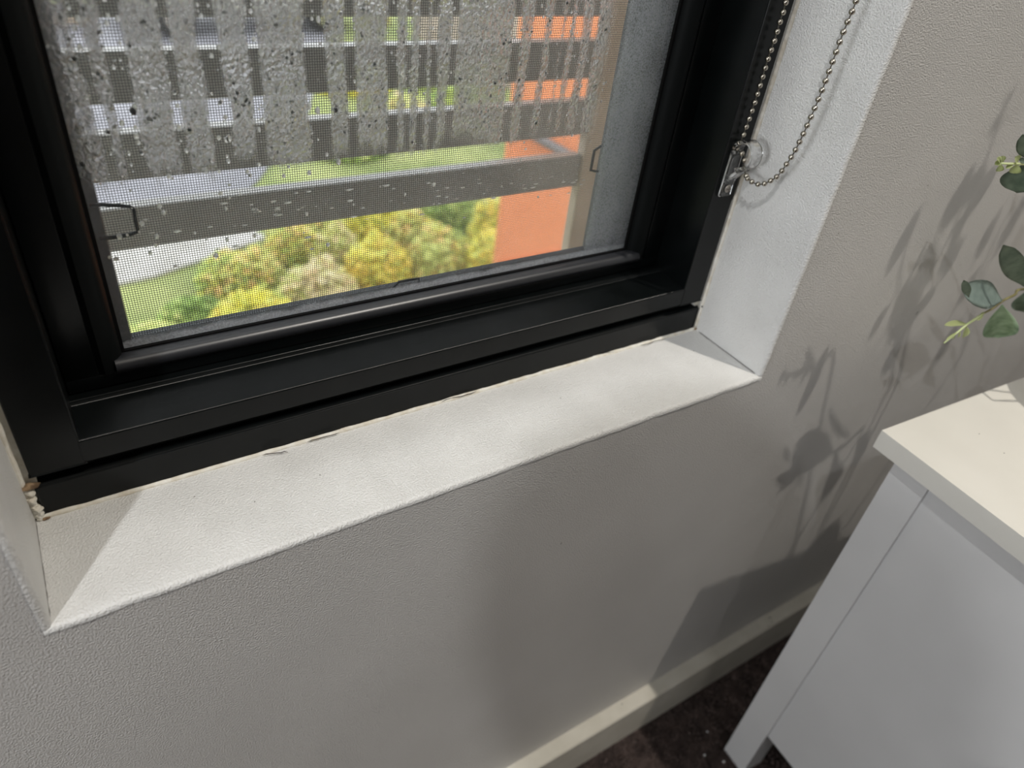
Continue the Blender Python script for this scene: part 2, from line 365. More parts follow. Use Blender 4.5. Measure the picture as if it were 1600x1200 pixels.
# glass pane with dew amounts
COLS = [(54, 2.2), (66.6, 4.6), (89, 2.0), (108.8, 4.6), (129, 2.4), (161, 5.8), (180.5, 2.6), (205, 3.0), (214, 1.5), (223.7, 2.4), (231, 2.0), (242.5, 2.0),
        (285, 2.8), (300, 4.6), (314, 4.0), (322.5, 2.2), (330.5, 2.4), (343, 2.0)]
def sstep(a, b, x):
    t = max(0, min(1, (x - a) / (b - a))); return t * t * (3 - 2 * t)
def dewf(x, z):
    """how thickly the pane is dewed at x, z in mm: cleared runs between dewed bands, dry lower down"""
    n = noise.noise(Vector((x * .03, 3, z * .012))); n2 = noise.noise(Vector((x * .25, 9, z * .06))); n3 = noise.noise(Vector((x * .9, 1, z * .5)))
    zl = 167 + 9 * n + 7 * n2 + 3 * n3
    d = sstep(zl - 7, zl + 7, z)
    for c, hw in COLS:
        c2 = c + 2.2 * noise.noise(Vector((c, z * .02, 5))); h2 = hw * (1 + .35 * noise.noise(Vector((c, z * .06, 2)))) + 1.5 * n3 + .8 * n2
        if z > 236: h2 *= .9
        d *= sstep(h2 - .8, h2 + 1.2, abs(x - c2))
    d *= 1 - sstep(350, 362, x)
    d *= .75 + .25 * sstep(-.3, .3, n2 + n3 * .5)
    d *= sstep(40, 50, x) * .5 + .5
    return d
def filmf(x, z):
    e = 0
    e = max(e, .50 * sstep(366, 372, x + 1 * noise.noise(Vector((x * .05, 0, z * .02)))))
    e = max(e, .22 * (1 - sstep(44, 48, x)))
    zb = GB + 4.5 + 1.6 * noise.noise(Vector((x * .07, 4, 1)))
    e = max(e, .85 * (1 - sstep(zb - 2, zb + 1.5, z)))
    e = max(e, .06)
    e *= .97 + .12 * noise.noise(Vector((x * .04, 7, z * .04)))
    return max(0, e)
NX, NZ = 300, 260
xs = [GL - 3 + (GR - GL + 6) * i / NX for i in range(NX + 1)]
zs = [GB - 3 + (340 - GB) * j / (NZ - 6) for j in range(NZ - 5)] + [400, 470, 550, 630, 680, GT + 4]
verts = []; dv = []; fv = []
for z in zs:
    for x in xs:
        verts.append((x / 1000 - winv.x, .1225 - winv.y, z / 1000)); dv.append(dewf(x, z)); fv.append(filmf(x, z))
n1 = len(xs)
faces = [(j * n1 + i, j * n1 + i + 1, (j + 1) * n1 + i + 1, (j + 1) * n1 + i) for j in range(len(zs) - 1) for i in range(n1 - 1)]
me = bpy.data.meshes.new('glass_pane'); me.from_pydata(verts, [], faces)
for nm, dat in (('dew', dv), ('film', fv)):
    a_ = me.attributes.new(nm, 'FLOAT', 'POINT'); a_.data.foreach_set('value', dat)
me.materials.append(M['glass']); gp = bpy.data.objects.new('glass_pane', me); C.objects.link(gp); gp.parent = win
gp['label'] = 'wet window glass, dewed in vertical streaks'
# water drops on the room side of the glass
def add_drops(pts_):
    V = []; F = []
    for (x, z, r, sx, sz) in pts_:
        b0 = len(V); y0 = .1220; k = 6; ph = random.random()
        for rr, hh in ((1.0, 0.0), (.72, .20), (.0, .32)):
            if rr == 0: V.append((x, y0 - r * hh, z)); continue
            for q in range(k):
                a = 2 * PI * (q + ph) / k
                V.append((x + r * rr * sx * math.cos(a), y0 - r * hh, z + r * rr * sz * math.sin(a)))
        for q in range(k):
            q2 = (q + 1) % k
            F.append((b0 + q, b0 + q2, b0 + k + q2, b0 + k + q)); F.append((b0 + k + q, b0 + k + q2, b0 + 2 * k))
        F.append(tuple(b0 + q for q in reversed(range(k))))
    me = bpy.data.meshes.new('condensation'); me.from_pydata([(a - winv.x, b - winv.y, c) for a, b, c in V], [], F)
    for p in me.polygons: p.use_smooth = True
    me.materials.append(M['water']); o = bpy.data.objects.new('condensation', me); C.objects.link(o); o.parent = win
    o['kind'] = 'stuff'; o['label'] = 'water drops covering the glass'; return o
pts_ = []
for i in range(15000):
    x = random.uniform(GL + 1, 362); z = random.uniform(118, 330)
    d = dewf(x, z)
    if random.random() < (d * d * .95 + (.05 if z > 175 else .012)):
        r = random.choice((.45, .55, .65, .8)) * random.uniform(.8, 1.2)
        pts_.append((x / 1000, z / 1000, r / 1000, random.uniform(.9, 1.2), random.uniform(.9, 1.5)))
for i in range(260):      # larger drops, mostly upper left
    x = GL + 1 + abs(random.gauss(0, 75)); z = random.uniform(165, 325) if random.random() < .8 else random.uniform(110, 200)
    if x < 360: pts_.append((x / 1000, z / 1000, random.uniform(.9, 1.55) / 1000, 1, random.uniform(1.0, 1.5)))
for i in range(70):       # stray runs of water lower down
    x = random.uniform(60, 360); z = 138 - .02 * x + random.gauss(0, 8)
    pts_.append((x / 1000, z / 1000, random.uniform(.5, 1.0) / 1000, random.uniform(1.5, 3.2), random.uniform(.5, .8)))
add_drops(pts_)

# caulk lines, cracked, with the dirty left corner
def caulk(pts, wfun, m, name='caulk_line'):
    bm = bmesh.new(); tube(bm, pts, [wfun(i) for i in range(len(pts))], 6); return wpart(name, bm, m, smooth=True)
n = 150
caulk([((X0 + 1 + (X1 - X0 - 1) * i / n) / 1000, (D - .3) / 1000, (.2 + .35 * noise.noise(Vector((i * .21, 0, 0)))) / 1000) for i in range(n + 1)],
      lambda i: (1.9 + .7 * noise.noise(Vector((i * .33, 2, 0)))) / 1000, M['caulk'])
for xe, zs_ in ((X1, 1), (X0, 1)):
    sg = -1 if xe == X1 else 1
    caulk([((xe + sg * (.3 + .3 * noise.noise(Vector((i * .23, 5, xe))))) / 1000, (D - .2) / 1000, (2 + i * 5) / 1000) for i in range(n)],
          lambda i: (1.8 + .8 * noise.noise(Vector((i * .35, 8, 0)))) / 1000, M['caulk'])
def crack(pts):
    bm = bmesh.new(); tube(bm, pts, [.00022 * (1.3 if 0 < i < len(pts) - 1 else .3) for i in range(len(pts))], 4); wpart('crack', bm, M['crack'])
for (ua, va, ub, vb) in ((410, 711, 450, 705), (480, 690, 530, 676), (560, 658, 660, 631), (690, 627, 745, 612), (860, 574, 960, 549), (1000, 540, 1040, 529)):
    crack([at(ua + (ub - ua) * t / 7, va + (vb - va) * t / 7 + random.uniform(-1, 1), 2, .0019) + Vector((0, random.uniform(-.0004, .0004), 0)) for t in range(8)])
# crack between sill and right reveal
crack([Vector(((X1 - .3 + .25 * random.uniform(-1, 1)) / 1000, (70 - 66 * t / 24) / 1000, .0003)) for t in range(25)])
crack([Vector(((X0 + .05 + .25 * random.uniform(-1, 1)) / 1000, (74 - 70 * t / 24) / 1000, .0003)) for t in range(25)])
# chipped filler and brown grime in the lower left corner
def blob(p, r, m, name, sc=(1, 1, 1)):
    bm = bmesh.new(); bmesh.ops.create_icosphere(bm, subdivisions=2, radius=r); bmesh.ops.scale(bm, vec=sc, verts=bm.verts)
    for v in bm.verts: v.co *= 1 + .5 * noise.noise(v.co * 900 + Vector(p) * 50)
    bmesh.ops.translate(bm, vec=p, verts=bm.verts); return wpart(name, bm, m)
for i in range(15):
    t = i / 14
    blob((( X0 + 1.2 + 3.0 * abs(noise.noise(Vector((i * 1.7, 0, 0)))) + t * 1.0) / 1000, (D - .8) / 1000, (22 - 22 * t) / 1000), random.uniform(.0015, .0027), M['caulk'], 'filler_crumb')
blob(((X0 + 2.5) / 1000, (D - .8) / 1000, .0245), .0024, M['dirt'], 'grime', (2.2, 1, .9))
blob(((X0 + 4.6) / 1000, (D - 2.2) / 1000, .0006), .0012, M['dirt'], 'grime', (2, 1, .6))
blob(((X1 - .8) / 1000, (D - 1) / 1000, .0235), .0011, M['crack'], 'grime', (.8, .8, 1.4))
blob(((X1 - 1.4) / 1000, (D - 1.6) / 1000, .0012), .0012, M['dirt'], 'grime', (1.6, 1, .6))

# ------------------------------------------------------------ flyscreen behind the glass
FY = 150
fs = empty('flyscreen', (.2213, FY / 1000, .05)); fv0 = Vector(fs.location)
tag(fs, 'fine dark insect mesh screen in a grey frame right behind the wet window glass', 'flyscreen')
def fpart(name, bm, m, parent=fs, **k):
    bmesh.ops.translate(bm, vec=-fv0, verts=bm.verts); return obj(name, bm, m, parent, **k)
ML, MR, MB_ = 46.0, 396.5, 54.0
fpart('screen_rail', mmbox((4, FY - 4, 38), (447, FY + 6, MB_)), M['scrframe'], bevel=.001)
fpart('screen_rail', mmbox((4, FY - 4, 712), (447, FY + 6, 728)), M['scrframe'], bevel=.001)
fpart('screen_stile', mmbox((4, FY - 4, MB_), (ML, FY + 6, 712)), M['scrframe'], bevel=.001)
fpart('screen_stile', mmbox((MR, FY - 4, MB_), (447, FY + 6, 712)), M['scrframe'], bevel=.001)
bm = bmesh.new(); P_ = 1.45; hw = .13
x = ML - 1
while x < MR + 1: box(bm, ((x - hw) / 1000, (FY - .1) / 1000, .052), ((x + hw) / 1000, (FY + .12) / 1000, .714)); x += P_
z = MB_ - 1
while z < 713: box(bm, (.0445, (FY - .3) / 1000, (z - hw) / 1000), (.398, (FY - .1) / 1000, (z + hw) / 1000)); z += P_
me_ = fpart('insect_mesh', bm, M['wire']); me_['kind'] = 'stuff'
def tab(pts, px_r):
    bm = bmesh.new(); tube(bm, pts, px_r, 6); return fpart('pull_tab', bm, M['scrframe'], smooth=True)
yT = .141
def atl(l, y=yT): return [at(u, v, 1, y) for u, v in l]
tab(atl([(140, 322), (160, 320), (185, 321), (203, 323), (209, 327), (212, 345), (216, 362), (205, 366), (180, 370), (155, 373)]), .00105)
tab(atl([(612, 453), (617, 447), (623, 440), (640, 437), (654, 435), (655, 439), (652, 447), (650, 451)]), .0009)
tab(atl([(946, 227), (938, 229), (929, 235), (926, 250), (923, 266), (932, 268), (944, 267)]), .00105)

# ------------------------------------------------------------ chain tidy clip and bead chain
clip = empty('chain_clip', (.455, .0745, .125))
tag(clip, 'clear plastic chain tidy hook screwed to the right side of the black window frame', 'hook'); cv = Vector(clip.location)
def cpart(name, bm, m, **k):
    bmesh.ops.translate(bm, vec=-cv, verts=bm.verts); return obj(name, bm, m, clip, **k)
cpart('base_plate', mmbox((449.5, 72.2, 125.0), (461.0, 75.2, 160.0)), M['clear'], bevel=.0011, seg=3)
def ribbon(prof, xa, xb, th):
    """a strip of plastic bent along prof (y,z in mm)"""
    bm = bmesh.new(); rows = []
    for i, p in enumerate(prof):
        a = Vector(prof[max(i - 1, 0)]); b = Vector(prof[min(i + 1, len(prof) - 1)]); t = (b - a).normalized(); nrm = Vector((-t.y, t.x))
        h = th / 2
        xa_ = xa[i] if isinstance(xa, list) else xa; xb_ = xb[i] if isinstance(xb, list) else xb
        q = Vector(p)
        rows.append([bm.verts.new([c / 1000 for c in v]) for v in ((xa_, *(q + nrm * h)), (xb_, *(q + nrm * h)), (xb_, *(q - nrm * h)), (xa_, *(q - nrm * h)))])
    for r0, r1 in zip(rows, rows[1:]):
        for k in range(4): bm.faces.new((r0[k], r0[(k + 1) % 4], r1[(k + 1) % 4], r1[k]))
    bm.faces.new(rows[0]); bm.faces.new(rows[-1][::-1])
    return bm
curl = [(73.5, 157)] + [(64.8 + 9.2 * math.cos(a), 160.2 + 9.2 * math.sin(a)) for a in [math.radians(d) for d in range(0, 245, 15)]] + [(63.5, 150.3), (66, 148.5)]
cpart('hook', ribbon(curl, 449.5, 460.5, 2.2), M['clear'], bevel=.0007, seg=3)
nt_ = 9
tong = [(62 + 10.0 * i / nt_, 150.5 - 11.0 * i / nt_) for i in range(nt_ + 1)]
cpart('tongue', ribbon(tong, [450.0 - .5 * math.sin(PI * i / nt_) + (1.5 if i > nt_ - 1 else 0) for i in range(nt_ + 1)], [459.5 - 1.2 * (i / nt_) ** 3 for i in range(nt_ + 1)], 2.4), M['clear'], bevel=.0008, seg=3)
for c_ in clip.children: shade_auto(c_, 50)
for zc in (131.5,):
    bm = bmesh.new(); bmesh.ops.create_uvsphere(bm, u_segments=16, v_segments=8, radius=.0031); bmesh.ops.scale(bm, vec=(1, .4, 1), verts=bm.verts); bmesh.ops.translate(bm, vec=(.4555, .0722, zc / 1000), verts=bm.verts)
    sc_ = cpart('screw', bm, M['screw'], smooth=True)
    bm = bmesh.new()
    for a, b in (((453.4, 70.8, zc - .3), (457.6, 71.2, zc + .3)), ((455.2, 70.8, zc - 2.1), (455.8, 71.2, zc + 2.1))): box(bm, [i / 1000 for i in a], [i / 1000 for i in b])
    bmesh.ops.translate(bm, vec=-cv, verts=bm.verts); obj('screw_slot', bm, M['crack'], sc_)

XC = .4552
near = [at(u, v, 0, XC - .001) for u, v in ((1231, -10), (1225, 14), (1218, 36), (1211, 60), (1200, 92), (1190, 125), (1180, 157), (1167, 195), (1157, 222), (1151, 232))]
down = [Vector((XC, .0665, .1585)), Vector((XC, .0645, .153)), Vector((XC, .061, .1478)), Vector((XC, .056, .1445))]
loop = [at(u, v, 0, XC) for u, v in ((1168, 278), (1178, 286), (1190, 288), (1203, 283), (1216, 274), (1228, 258), (1241, 238), (1254, 212), (1268, 181), (1283, 145), (1298, 105), (1316, 55), (1333, 14), (1342, -10))]
top1 = near[0] + (near[0] - near[2]).normalized() * 0; 
path = [] + [near[0] + (near[0] - near[1]).normalized() * .03 * k for k in (5, 4, 3, 2, 1)] + near + down + loop + [loop[-1] + (loop[-1] - loop[-2]).normalized() * .03 * k for k in (1, 2, 3, 4, 5)]
# even spacing along a smoothed polyline
def catmull(P, n=24):
    out = []
    for i in range(len(P) - 1):
        p0, p1, p2, p3 = P[max(i - 1, 0)], P[i], P[i + 1], P[min(i + 2, len(P) - 1)]
        if (p2 - p1).length > .05: out += [p1.lerp(p2, k / n) for k in range(n)]; continue
        for k in range(n):
            t = k / n
            out.append(.5 * ((2 * p1) + (-p0 + p2) * t + (2 * p0 - 5 * p1 + 4 * p2 - p3) * t * t + (-p0 + 3 * p1 - 3 * p2 + p3) * t ** 3))
    return out + [P[-1]]
sm = catmull(path)
sm = [Vector((XC, .066, .735 - (.735 - sm[0].z) * k / 60)).lerp(sm[0], k / 60) for k in range(60)] + sm + [sm[-1].lerp(Vector((XC, .036, .735)), k / 60) for k in range(1, 61)]
ch = empty('blind_chain', near[6]); chv = Vector(ch.location)
tag(ch, 'looped metal bead chain of the blind hanging beside the right edge of the window', 'chain')
bm = bmesh.new(); tube(bm, [p - chv for p in sm[::3]], .00045, 5); obj('cord', bm, M['cord'], ch)
bm = bmesh.new(); bmesh.ops.create_uvsphere(bm, u_segments=12, v_segments=8, radius=.00195)
bead0 = obj('bead', bm, M['chain'], ch, smooth=True)
pos = []; acc = 0; step = .0057; last = sm[0]
for p in sm[1:]:
    seg = (p - last).length
    while acc + seg >= step:
        t = (step - acc) / seg; last = last.lerp(p, t); pos.append(last.copy()); seg = (p - last).length; acc = 0
    acc += seg; last = p
for i, p in enumerate(pos):
    b_ = bead0 if i == 0 else bead0.copy()
    if i: C.objects.link(b_)
    b_.parent = ch; b_.location = p - chv
# roller blind the chain belongs to (above the frame)
rb = empty('roller_blind', (.2236, .055, .735)); tag(rb, 'rolled up pale roller blind at the top of the window recess', 'blind')
bm = bmesh.new(); tube(bm, [(-.235, 0, 0), (.222, 0, 0)], .019, 24); obj('rolled_fabric', bm, M['blind'], rb, smooth=False)
bm = bmesh.new(); tube(bm, [(.224, 0, 0), (.238, 0, 0)], .0205, 24); obj('chain_drive', bm, M['nose'], rb)

# ------------------------------------------------------------ bedside cabinet
CZ = -30.0
cab = empty('bedside_cabinet', (.566, -.0905, ZF / 1000), math.radians(-3.4))
tag(cab, 'white lacquered cabinet with recessed side panel standing right of the window', 'cabinet')
H = CZ - ZF                     # 520.3
ov = 14; th = 18; Wd, Dp = 420, 380
def kpart(name, a, b, m=None, bev=.0008, **k): return obj(name, mmbox(a, b), m or M['cab'], cab, bevel=bev, **k)
kt = kpart('cabinet_top', (-ov + 2, -Dp - ov, H - th), (Wd + ov, ov + 3, H), M['cabtop'], .0016); kt['label'] = 'thick white cabinet top'
kpart('leg', (0, -32.5, 0), (32, 0, H - th)); kpart('leg', (0, -Dp, 0), (32, -Dp + 32.5, H - th))
kpart('leg', (Wd - 32, -32.5, 0), (Wd, 0, H - th)); kpart('leg', (Wd - 32, -Dp, 0), (Wd, -Dp + 32.5, H - th))
kpart('side_panel', (4.5, -Dp + 32.4, 88), (18, -32.4, H - th)); kpart('side_panel', (Wd - 18, -Dp + 32.4, 88), (Wd - 4.5, -32.4, H - th))
kpart('back_panel', (32, -8, 88), (Wd - 32, -3, H - th)); kpart('bottom_panel', (18, -Dp + 10, 88), (Wd - 18, -8, 100))
kd = kpart('drawer', (34, -Dp - 1, H - th - 110), (Wd - 34, -Dp + 17, H - th - 3))
dd = kpart('door', (34, -Dp - 1, 90), (Wd - 34, -Dp + 17, H - th - 114))
for par, zk in ((kd, H - th - 57), (dd, H - th - 160)):
    bm = bmesh.new(); tube(bm, [(Wd / 2000, (-Dp - 1) / 1000, zk / 1000), (Wd / 2000, (-Dp - 13) / 1000, zk / 1000), (Wd / 2000, (-Dp - 20) / 1000, zk / 1000), (Wd / 2000, (-Dp - 24) / 1000, zk / 1000)], [.006, .006, .014, .010], 20)
    obj('knob', bm, M['screw'], par, smooth=True)
# tiny specks on the cabinet top
for (u, v) in ((1530, 678), (1569, 708)):
    p = at(u, v, 2, CZ / 1000); bm = bmesh.new(); bmesh.ops.create_icosphere(bm, subdivisions=1, radius=.0006); bmesh.ops.scale(bm, vec=(1, 1, .4), verts=bm.verts)
    o = obj('speck', bm, M['crack'], cab); o.location = cab.matrix_world.inverted() @ p if False else (Matrix.Rotation(math.radians(3.4), 3, 'Z') @ (p - Vector(cab.location)))
# lint on the carpet
for i, (u, v) in enumerate(((1105, 1143), (1101, 1180), (1131, 1190))):
    p = at(u, v, 2, (ZF + 4) / 1000); bm = bmesh.new(); bmesh.ops.create_icosphere(bm, subdivisions=1, radius=.0013)
    for q in bm.verts: q.co *= 1 + .6 * noise.noise(q.co * 2000 + p * 80)
    o = obj('lint', bm, M['lint']); o.location = p
    tag(o, ('white speck of lint on dark carpet, farthest from the cabinet foot', 'white speck of lint on the carpet, lowest left of the cabinet foot', 'white speck of lint touching the side of the cabinet foot')[i], 'lint', 'lint specks on the carpet')

# ------------------------------------------------------------ eucalyptus in a pot on the cabinet
PC = Vector((.765, -.150, CZ / 1000))
pl = empty('potted_eucalyptus', PC); tag(pl, 'artificial eucalyptus with round grey green leaves on the cabinet beside the wall', 'plant')
bm = bmesh.new(); lathe(bm, [(.034, 0), (.040, .002), (.050, .030), (.054, .065), (.052, .088), (.047, .090), (.046, .080)], (0, 0, 0), 40); obj('pot', bm, M['pot'], pl, smooth=True)
bm = bmesh.new(); lathe(bm, [(.046, .076), (.045, .082), (.01, .084)], (0, 0, 0), 24); obj('moss', bm, M['soil'], pl)
def leaf_bm(L, W, cup=.25, curl=.2, pointy=0):
    """obovate leaf along +X, face up +Z"""
    bm = bmesh.new(); nx, ny = 10, 6; g = []
    for i in range(nx + 1):
        t = i / nx; wdt = max(.04, math.sin(PI / 2 * min(1, t / .58)) ** 1.25) if t < .58 else math.sqrt(max(.02, 1 - ((t - .58) / .42) ** 2))
        row = []
        for j in range(ny + 1):
            s = j / ny * 2 - 1; y = s * W / 2 * wdt
            zz = cup * (y * y) / W * 2 - curl * L * t * t * .5
            row.append(bm.verts.new((L * t + (.03 * L * (1 - s * s) if i == nx else 0), y, zz)))
        g.append(row)
    for i in range(nx):
        for j in range(ny): bm.faces.new((g[i][j], g[i + 1][j], g[i + 1][j + 1], g[i][j + 1]))
    bm2 = bm; r = bmesh.ops.solidify(bm2, geom=list(bm2.faces), thickness=.0003)
    return bm2
def put_leaf(parent, base, tip, up, W, m, cup=.25, curl=.2, origin=Vector((0, 0, 0)), name='leaf', pointy=0):
    base, tip = Vector(base), Vector(tip); X = (tip - base); L = X.length; X.normalize(); Z = (Vector(up) - X * X.dot(Vector(up))).normalized(); Y = Z.cross(X)
    bm = leaf_bm(L, W, cup, curl, pointy)
    R_ = Matrix((X, Y, Z)).transposed().to_4x4(); R_.translation = base - origin
    bmesh.ops.transform(bm, matrix=R_, verts=bm.verts)
    return obj(name, bm, m, parent, smooth=True)
YS = -.062
def A(u, v, y=YS): return at(u, v, 1, y)
toCam = lambda p: (CAM - p).normalized()
def stem(pts, r0=.0013, r1=.0007):
    bm = bmesh.new(); pp = catmull([Vector(p) for p in pts], 5); tube(bm, [p - PC for p in pp], [r0 + (r1 - r0) * i / (len(pp) - 1) for i in range(len(pp))], 7)
    return obj('stem', bm, M['stem'], pl, smooth=True)
# sprig seen at the right edge of the photo
n1_ = A(1567, 470); st = stem([PC + Vector((-.01, .01, .08)), Vector((.70, -.125, .10)), A(1606, 451), A(1585, 461), n1_, A(1551, 482), A(1534, 491)], .0014, .0008)
put_leaf(st, n1_, A(1517, 453), Vector((-.1, -.9, .5)), .0225, M['leaf_blue'], .2, .15, PC)
tp = A(1514, 465); put_leaf(st, tp, A(1507, 441), toCam(tp), .0062, M['leaf_dark'], .1, .1, PC)
put_leaf(st, A(1566, 476), A(1560, 529), toCam(n1_) + Vector((0, 0, .2)), .0265, M['leaf_green'], .5, .05, PC)
put_leaf(st, A(1600, 448), A(1573, 392), toCam(n1_), .0172, M['leaf_dark'], .1, .1, PC)
put_leaf(st, A(1603, 455), A(1600, 490), toCam(n1_), .020, M['leaf_dark'], .1, .1, PC)
def shoot(pts, lv, r=.0009):
    bm = bmesh.new(); tube(bm, [p - PC for p in pts], [r * (1 - .5 * i / len(pts)) for i in range(len(pts))], 6); s_ = obj('shoot', bm, M['shoot'], pl, smooth=True); s_['label'] = 'pale young shoot'
    for b, t, W in lv: put_leaf(s_, b, t, toCam(b) + Vector((0, 0, .5)), W, M['shoot'], .5, .2, PC, 'bud_leaf')
shoot([A(1537, 489), A(1525, 498), A(1510, 507), A(1500, 516), A(1490, 524), A(1475, 536)],
      [(A(1512, 506), A(1483, 504), .0055), (A(1510, 508), A(1508, 530), .006), (A(1500, 516), A(1498, 529), .002), (A(1497, 518), A(1480, 529), .002), (A(1492, 522), A(1488, 530), .0018), (A(1537, 489), A(1527, 500), .0035)], .0012)
st2 = stem([PC + Vector((0, .01, .08)), Vector((.70, -.12, .16)), A(1625, 262), A(1606, 257), A(1592, 256)], .0013, .0008)
put_leaf(st2, A(1600, 256), A(1588, 302), toCam(n1_) + Vector((-.3, 0, 0)), .023, M['leaf_dark'], .1, .1, PC)
put_leaf(st2, A(1606, 250), A(1599, 214), toCam(n1_), .010, M['leaf_dark'], .1, .1, PC)
put_leaf(st2, A(1604, 252), A(1594, 250), toCam(n1_), .004, M['leaf_dark'], .1, .1, PC)
shoot([A(1606, 256), A(1590, 256), A(1575, 256), A(1562, 255)],
      [(A(1564, 255), A(1560, 247), .004), (A(1564, 256), A(1561, 269), .0045), (A(1564, 255), A(1556, 256), .004), (A(1567, 255), A(1566, 245), .004), (A(1590, 256), A(1584, 272), .007), (A(1590, 255), A(1588, 246), .006), (A(1583, 257), A(1573, 262), .003)], .0011)
# taller sprigs out of the frame on the right; their shadows fall on the wall
def SH(u, v, y): 
    s = at(u, v, 1, 0); k = y / L2.y; return s + (L2 - s) * k
ys = -.085
def shsprig(pts, leaves, y=ys, r=.0010):
    P = [SH(u, v, y) for u, v in pts]
    st_ = stem([PC + Vector((0, .01, .08)), PC.lerp(P[0], .55) + Vector((0, 0, .03))] + P, .0014, .0006)
    for (u0, v0, u1, v1, W, tone) in leaves:
        b = SH(u0, v0, y + random.uniform(-.008, .008)); t = SH(u1, v1, y + random.uniform(-.012, .012))
        put_leaf(st_, b, t, Vector((random.uniform(-.5, .2), -1, random.uniform(.2, .9))), W, M[tone], .2, .15, PC)
shsprig([(1402, 600), (1420, 510), (1448, 440), (1478, 380), (1503, 325), (1530, 275), (1552, 215), (1563, 188), (1570, 150)],
        [(1552, 212, 1552, 196, .008, 'shoot'), (1553, 212, 1566, 195, .008, 'shoot'), (1567, 170, 1575, 158, .004, 'shoot'),
         (1500, 330, 1530, 268, .022, 'leaf_green'), (1505, 325, 1548, 285, .016, 'leaf_green'), (1495, 335, 1510, 275, .022, 'leaf_dark'), (1490, 345, 1480, 320, .012, 'leaf_dark'),
         (1478, 395, 1505, 345, .018, 'leaf_dark'), (1462, 430, 1490, 400, .022, 'leaf_dark'), (1452, 445, 1440, 405, .015, 'leaf_blue'),
         (1430, 500, 1400, 470, .025, 'leaf_dark'), (1425, 505, 1450, 460, .022, 'leaf_dark'), (1420, 520, 1395, 500, .018, 'leaf_blue')])
shsprig([(1392, 600), (1400, 500), (1404, 430), (1420, 372)],
        [(1380, 440, 1422, 355, .014, 'leaf_green'), (1402, 470, 1440, 395, .014, 'leaf_green'), (1404, 465, 1460, 370, .008, 'leaf_dark'), (1390, 480, 1357, 525, .012, 'leaf_dark'), (1382, 590, 1400, 540, .016, 'leaf_dark')], -.075)
shsprig([(1500, 560), (1530, 440), (1560, 360), (1590, 320)],
        [(1520, 415, 1545, 360, .013, 'leaf_green'), (1548, 410, 1590, 330, .015, 'leaf_green'), (1490, 480, 1520, 440, .012, 'leaf_dark'), (1450, 580, 1490, 520, .014, 'leaf_dark')], -.12)

# ------------------------------------------------------------ ceiling downlights and one added fill fixture
for i, L in enumerate((L1, L2, Vector((-.30, -2.30, 1.84)))):  # the last fixture is invented to house the added fill lamp
    dl = empty('downlight', L + Vector((0, 0, .01))); tag(dl, ('round white ceiling downlight on the left above the window wall', 'round white ceiling downlight on the right above the cabinet', 'round white ceiling fill light added deeper in the room behind the photographer')[i], 'light', 'ceiling downlights')
    bm = bmesh.new(); pts2 = [(.045, 0), (.045, -.004), (.036, -.006), (.034, -.003)]
    rings = [[bm.verts.new((r * math.cos(2 * PI * k / 32), r * math.sin(2 * PI * k / 32), z)) for k in range(32)] for r, z in pts2]
    for a, b in zip(rings, rings[1:]):
        for k in range(32): bm.faces.new((a[k], a[(k + 1) % 32], b[(k + 1) % 32], b[k]))
    obj('trim_ring', bm, M['nose'], dl, smooth=True)
    bm = bmesh.new(); bmesh.ops.create_circle(bm, cap_ends=True, segments=32, radius=.034); bmesh.ops.translate(bm, vec=(0, 0, -.003), verts=bm.verts); obj('lamp_lens', bm, M['lens'], dl)

# ------------------------------------------------------------ outside: slatted balcony screen
sy = .400
sc = empty('slat_screen', (.10, sy, -.2)); scv = Vector(sc.location)
tag(sc, 'dark horizontal slat screen with a beige end post outside the window', 'screen')
for k in range(-1, 8):
    zb = -.0138 + .0642 * k - (.005 if k == 0 else 0)
    if k == -1: continue
    h = .0400
    bm = bmesh.new(); box(bm, (-.749, sy + .0, zb + (.005 if k == 0 else 0)), (.5825, sy + .016, zb + h + (.0045 if k == 0 else 0)))
    bmesh.ops.translate(bm, vec=-scv, verts=bm.verts); obj('slat', bm, M['slat'], sc, bevel=.0012)
for a, b in (((.583, sy - .004, -3.0), (.665, sy + .012, .9)), ((-.83, sy - .004, -3.0), (-.75, sy + .012, .9))):
    bm = bmesh.new(); box(bm, a, b); bmesh.ops.translate(bm, vec=-scv, verts=bm.verts); obj('post', bm, M['post'], sc, bevel=.003)['label'] = 'beige upright post'

# orange rendered wall
nb = empty('orange_wall', (2.3, 1.7, -3)); tag(nb, 'tall orange rendered wall outside beyond the slats on the right', 'wall')
def npart(name, a, b, m):
    bm = bmesh.new(); box(bm, a, b); bmesh.ops.translate(bm, vec=-Vector(nb.location), verts=bm.verts); return obj(name, bm, m, nb, bevel=.004)
npart('wall_panel', (1.286, 1.6, -3), (3.6, 1.63, 1.2), M['orange'])
npart('plinth', (1.290, 1.588, -3), (3.6, 1.6, -.86), M['orange2'])
a_, b_ = at(838, 214, 1, 1.57), at(893, 245, 1, 1.57)
bm = bmesh.new(); dv_ = (b_ - a_); tube(bm, [a_ - Vector(nb.location), b_ + dv_ * 5 - Vector(nb.location)], .016, 8); obj('drain_pipe', bm, M['tile'], nb)['label'] = 'sloping grey pipe'

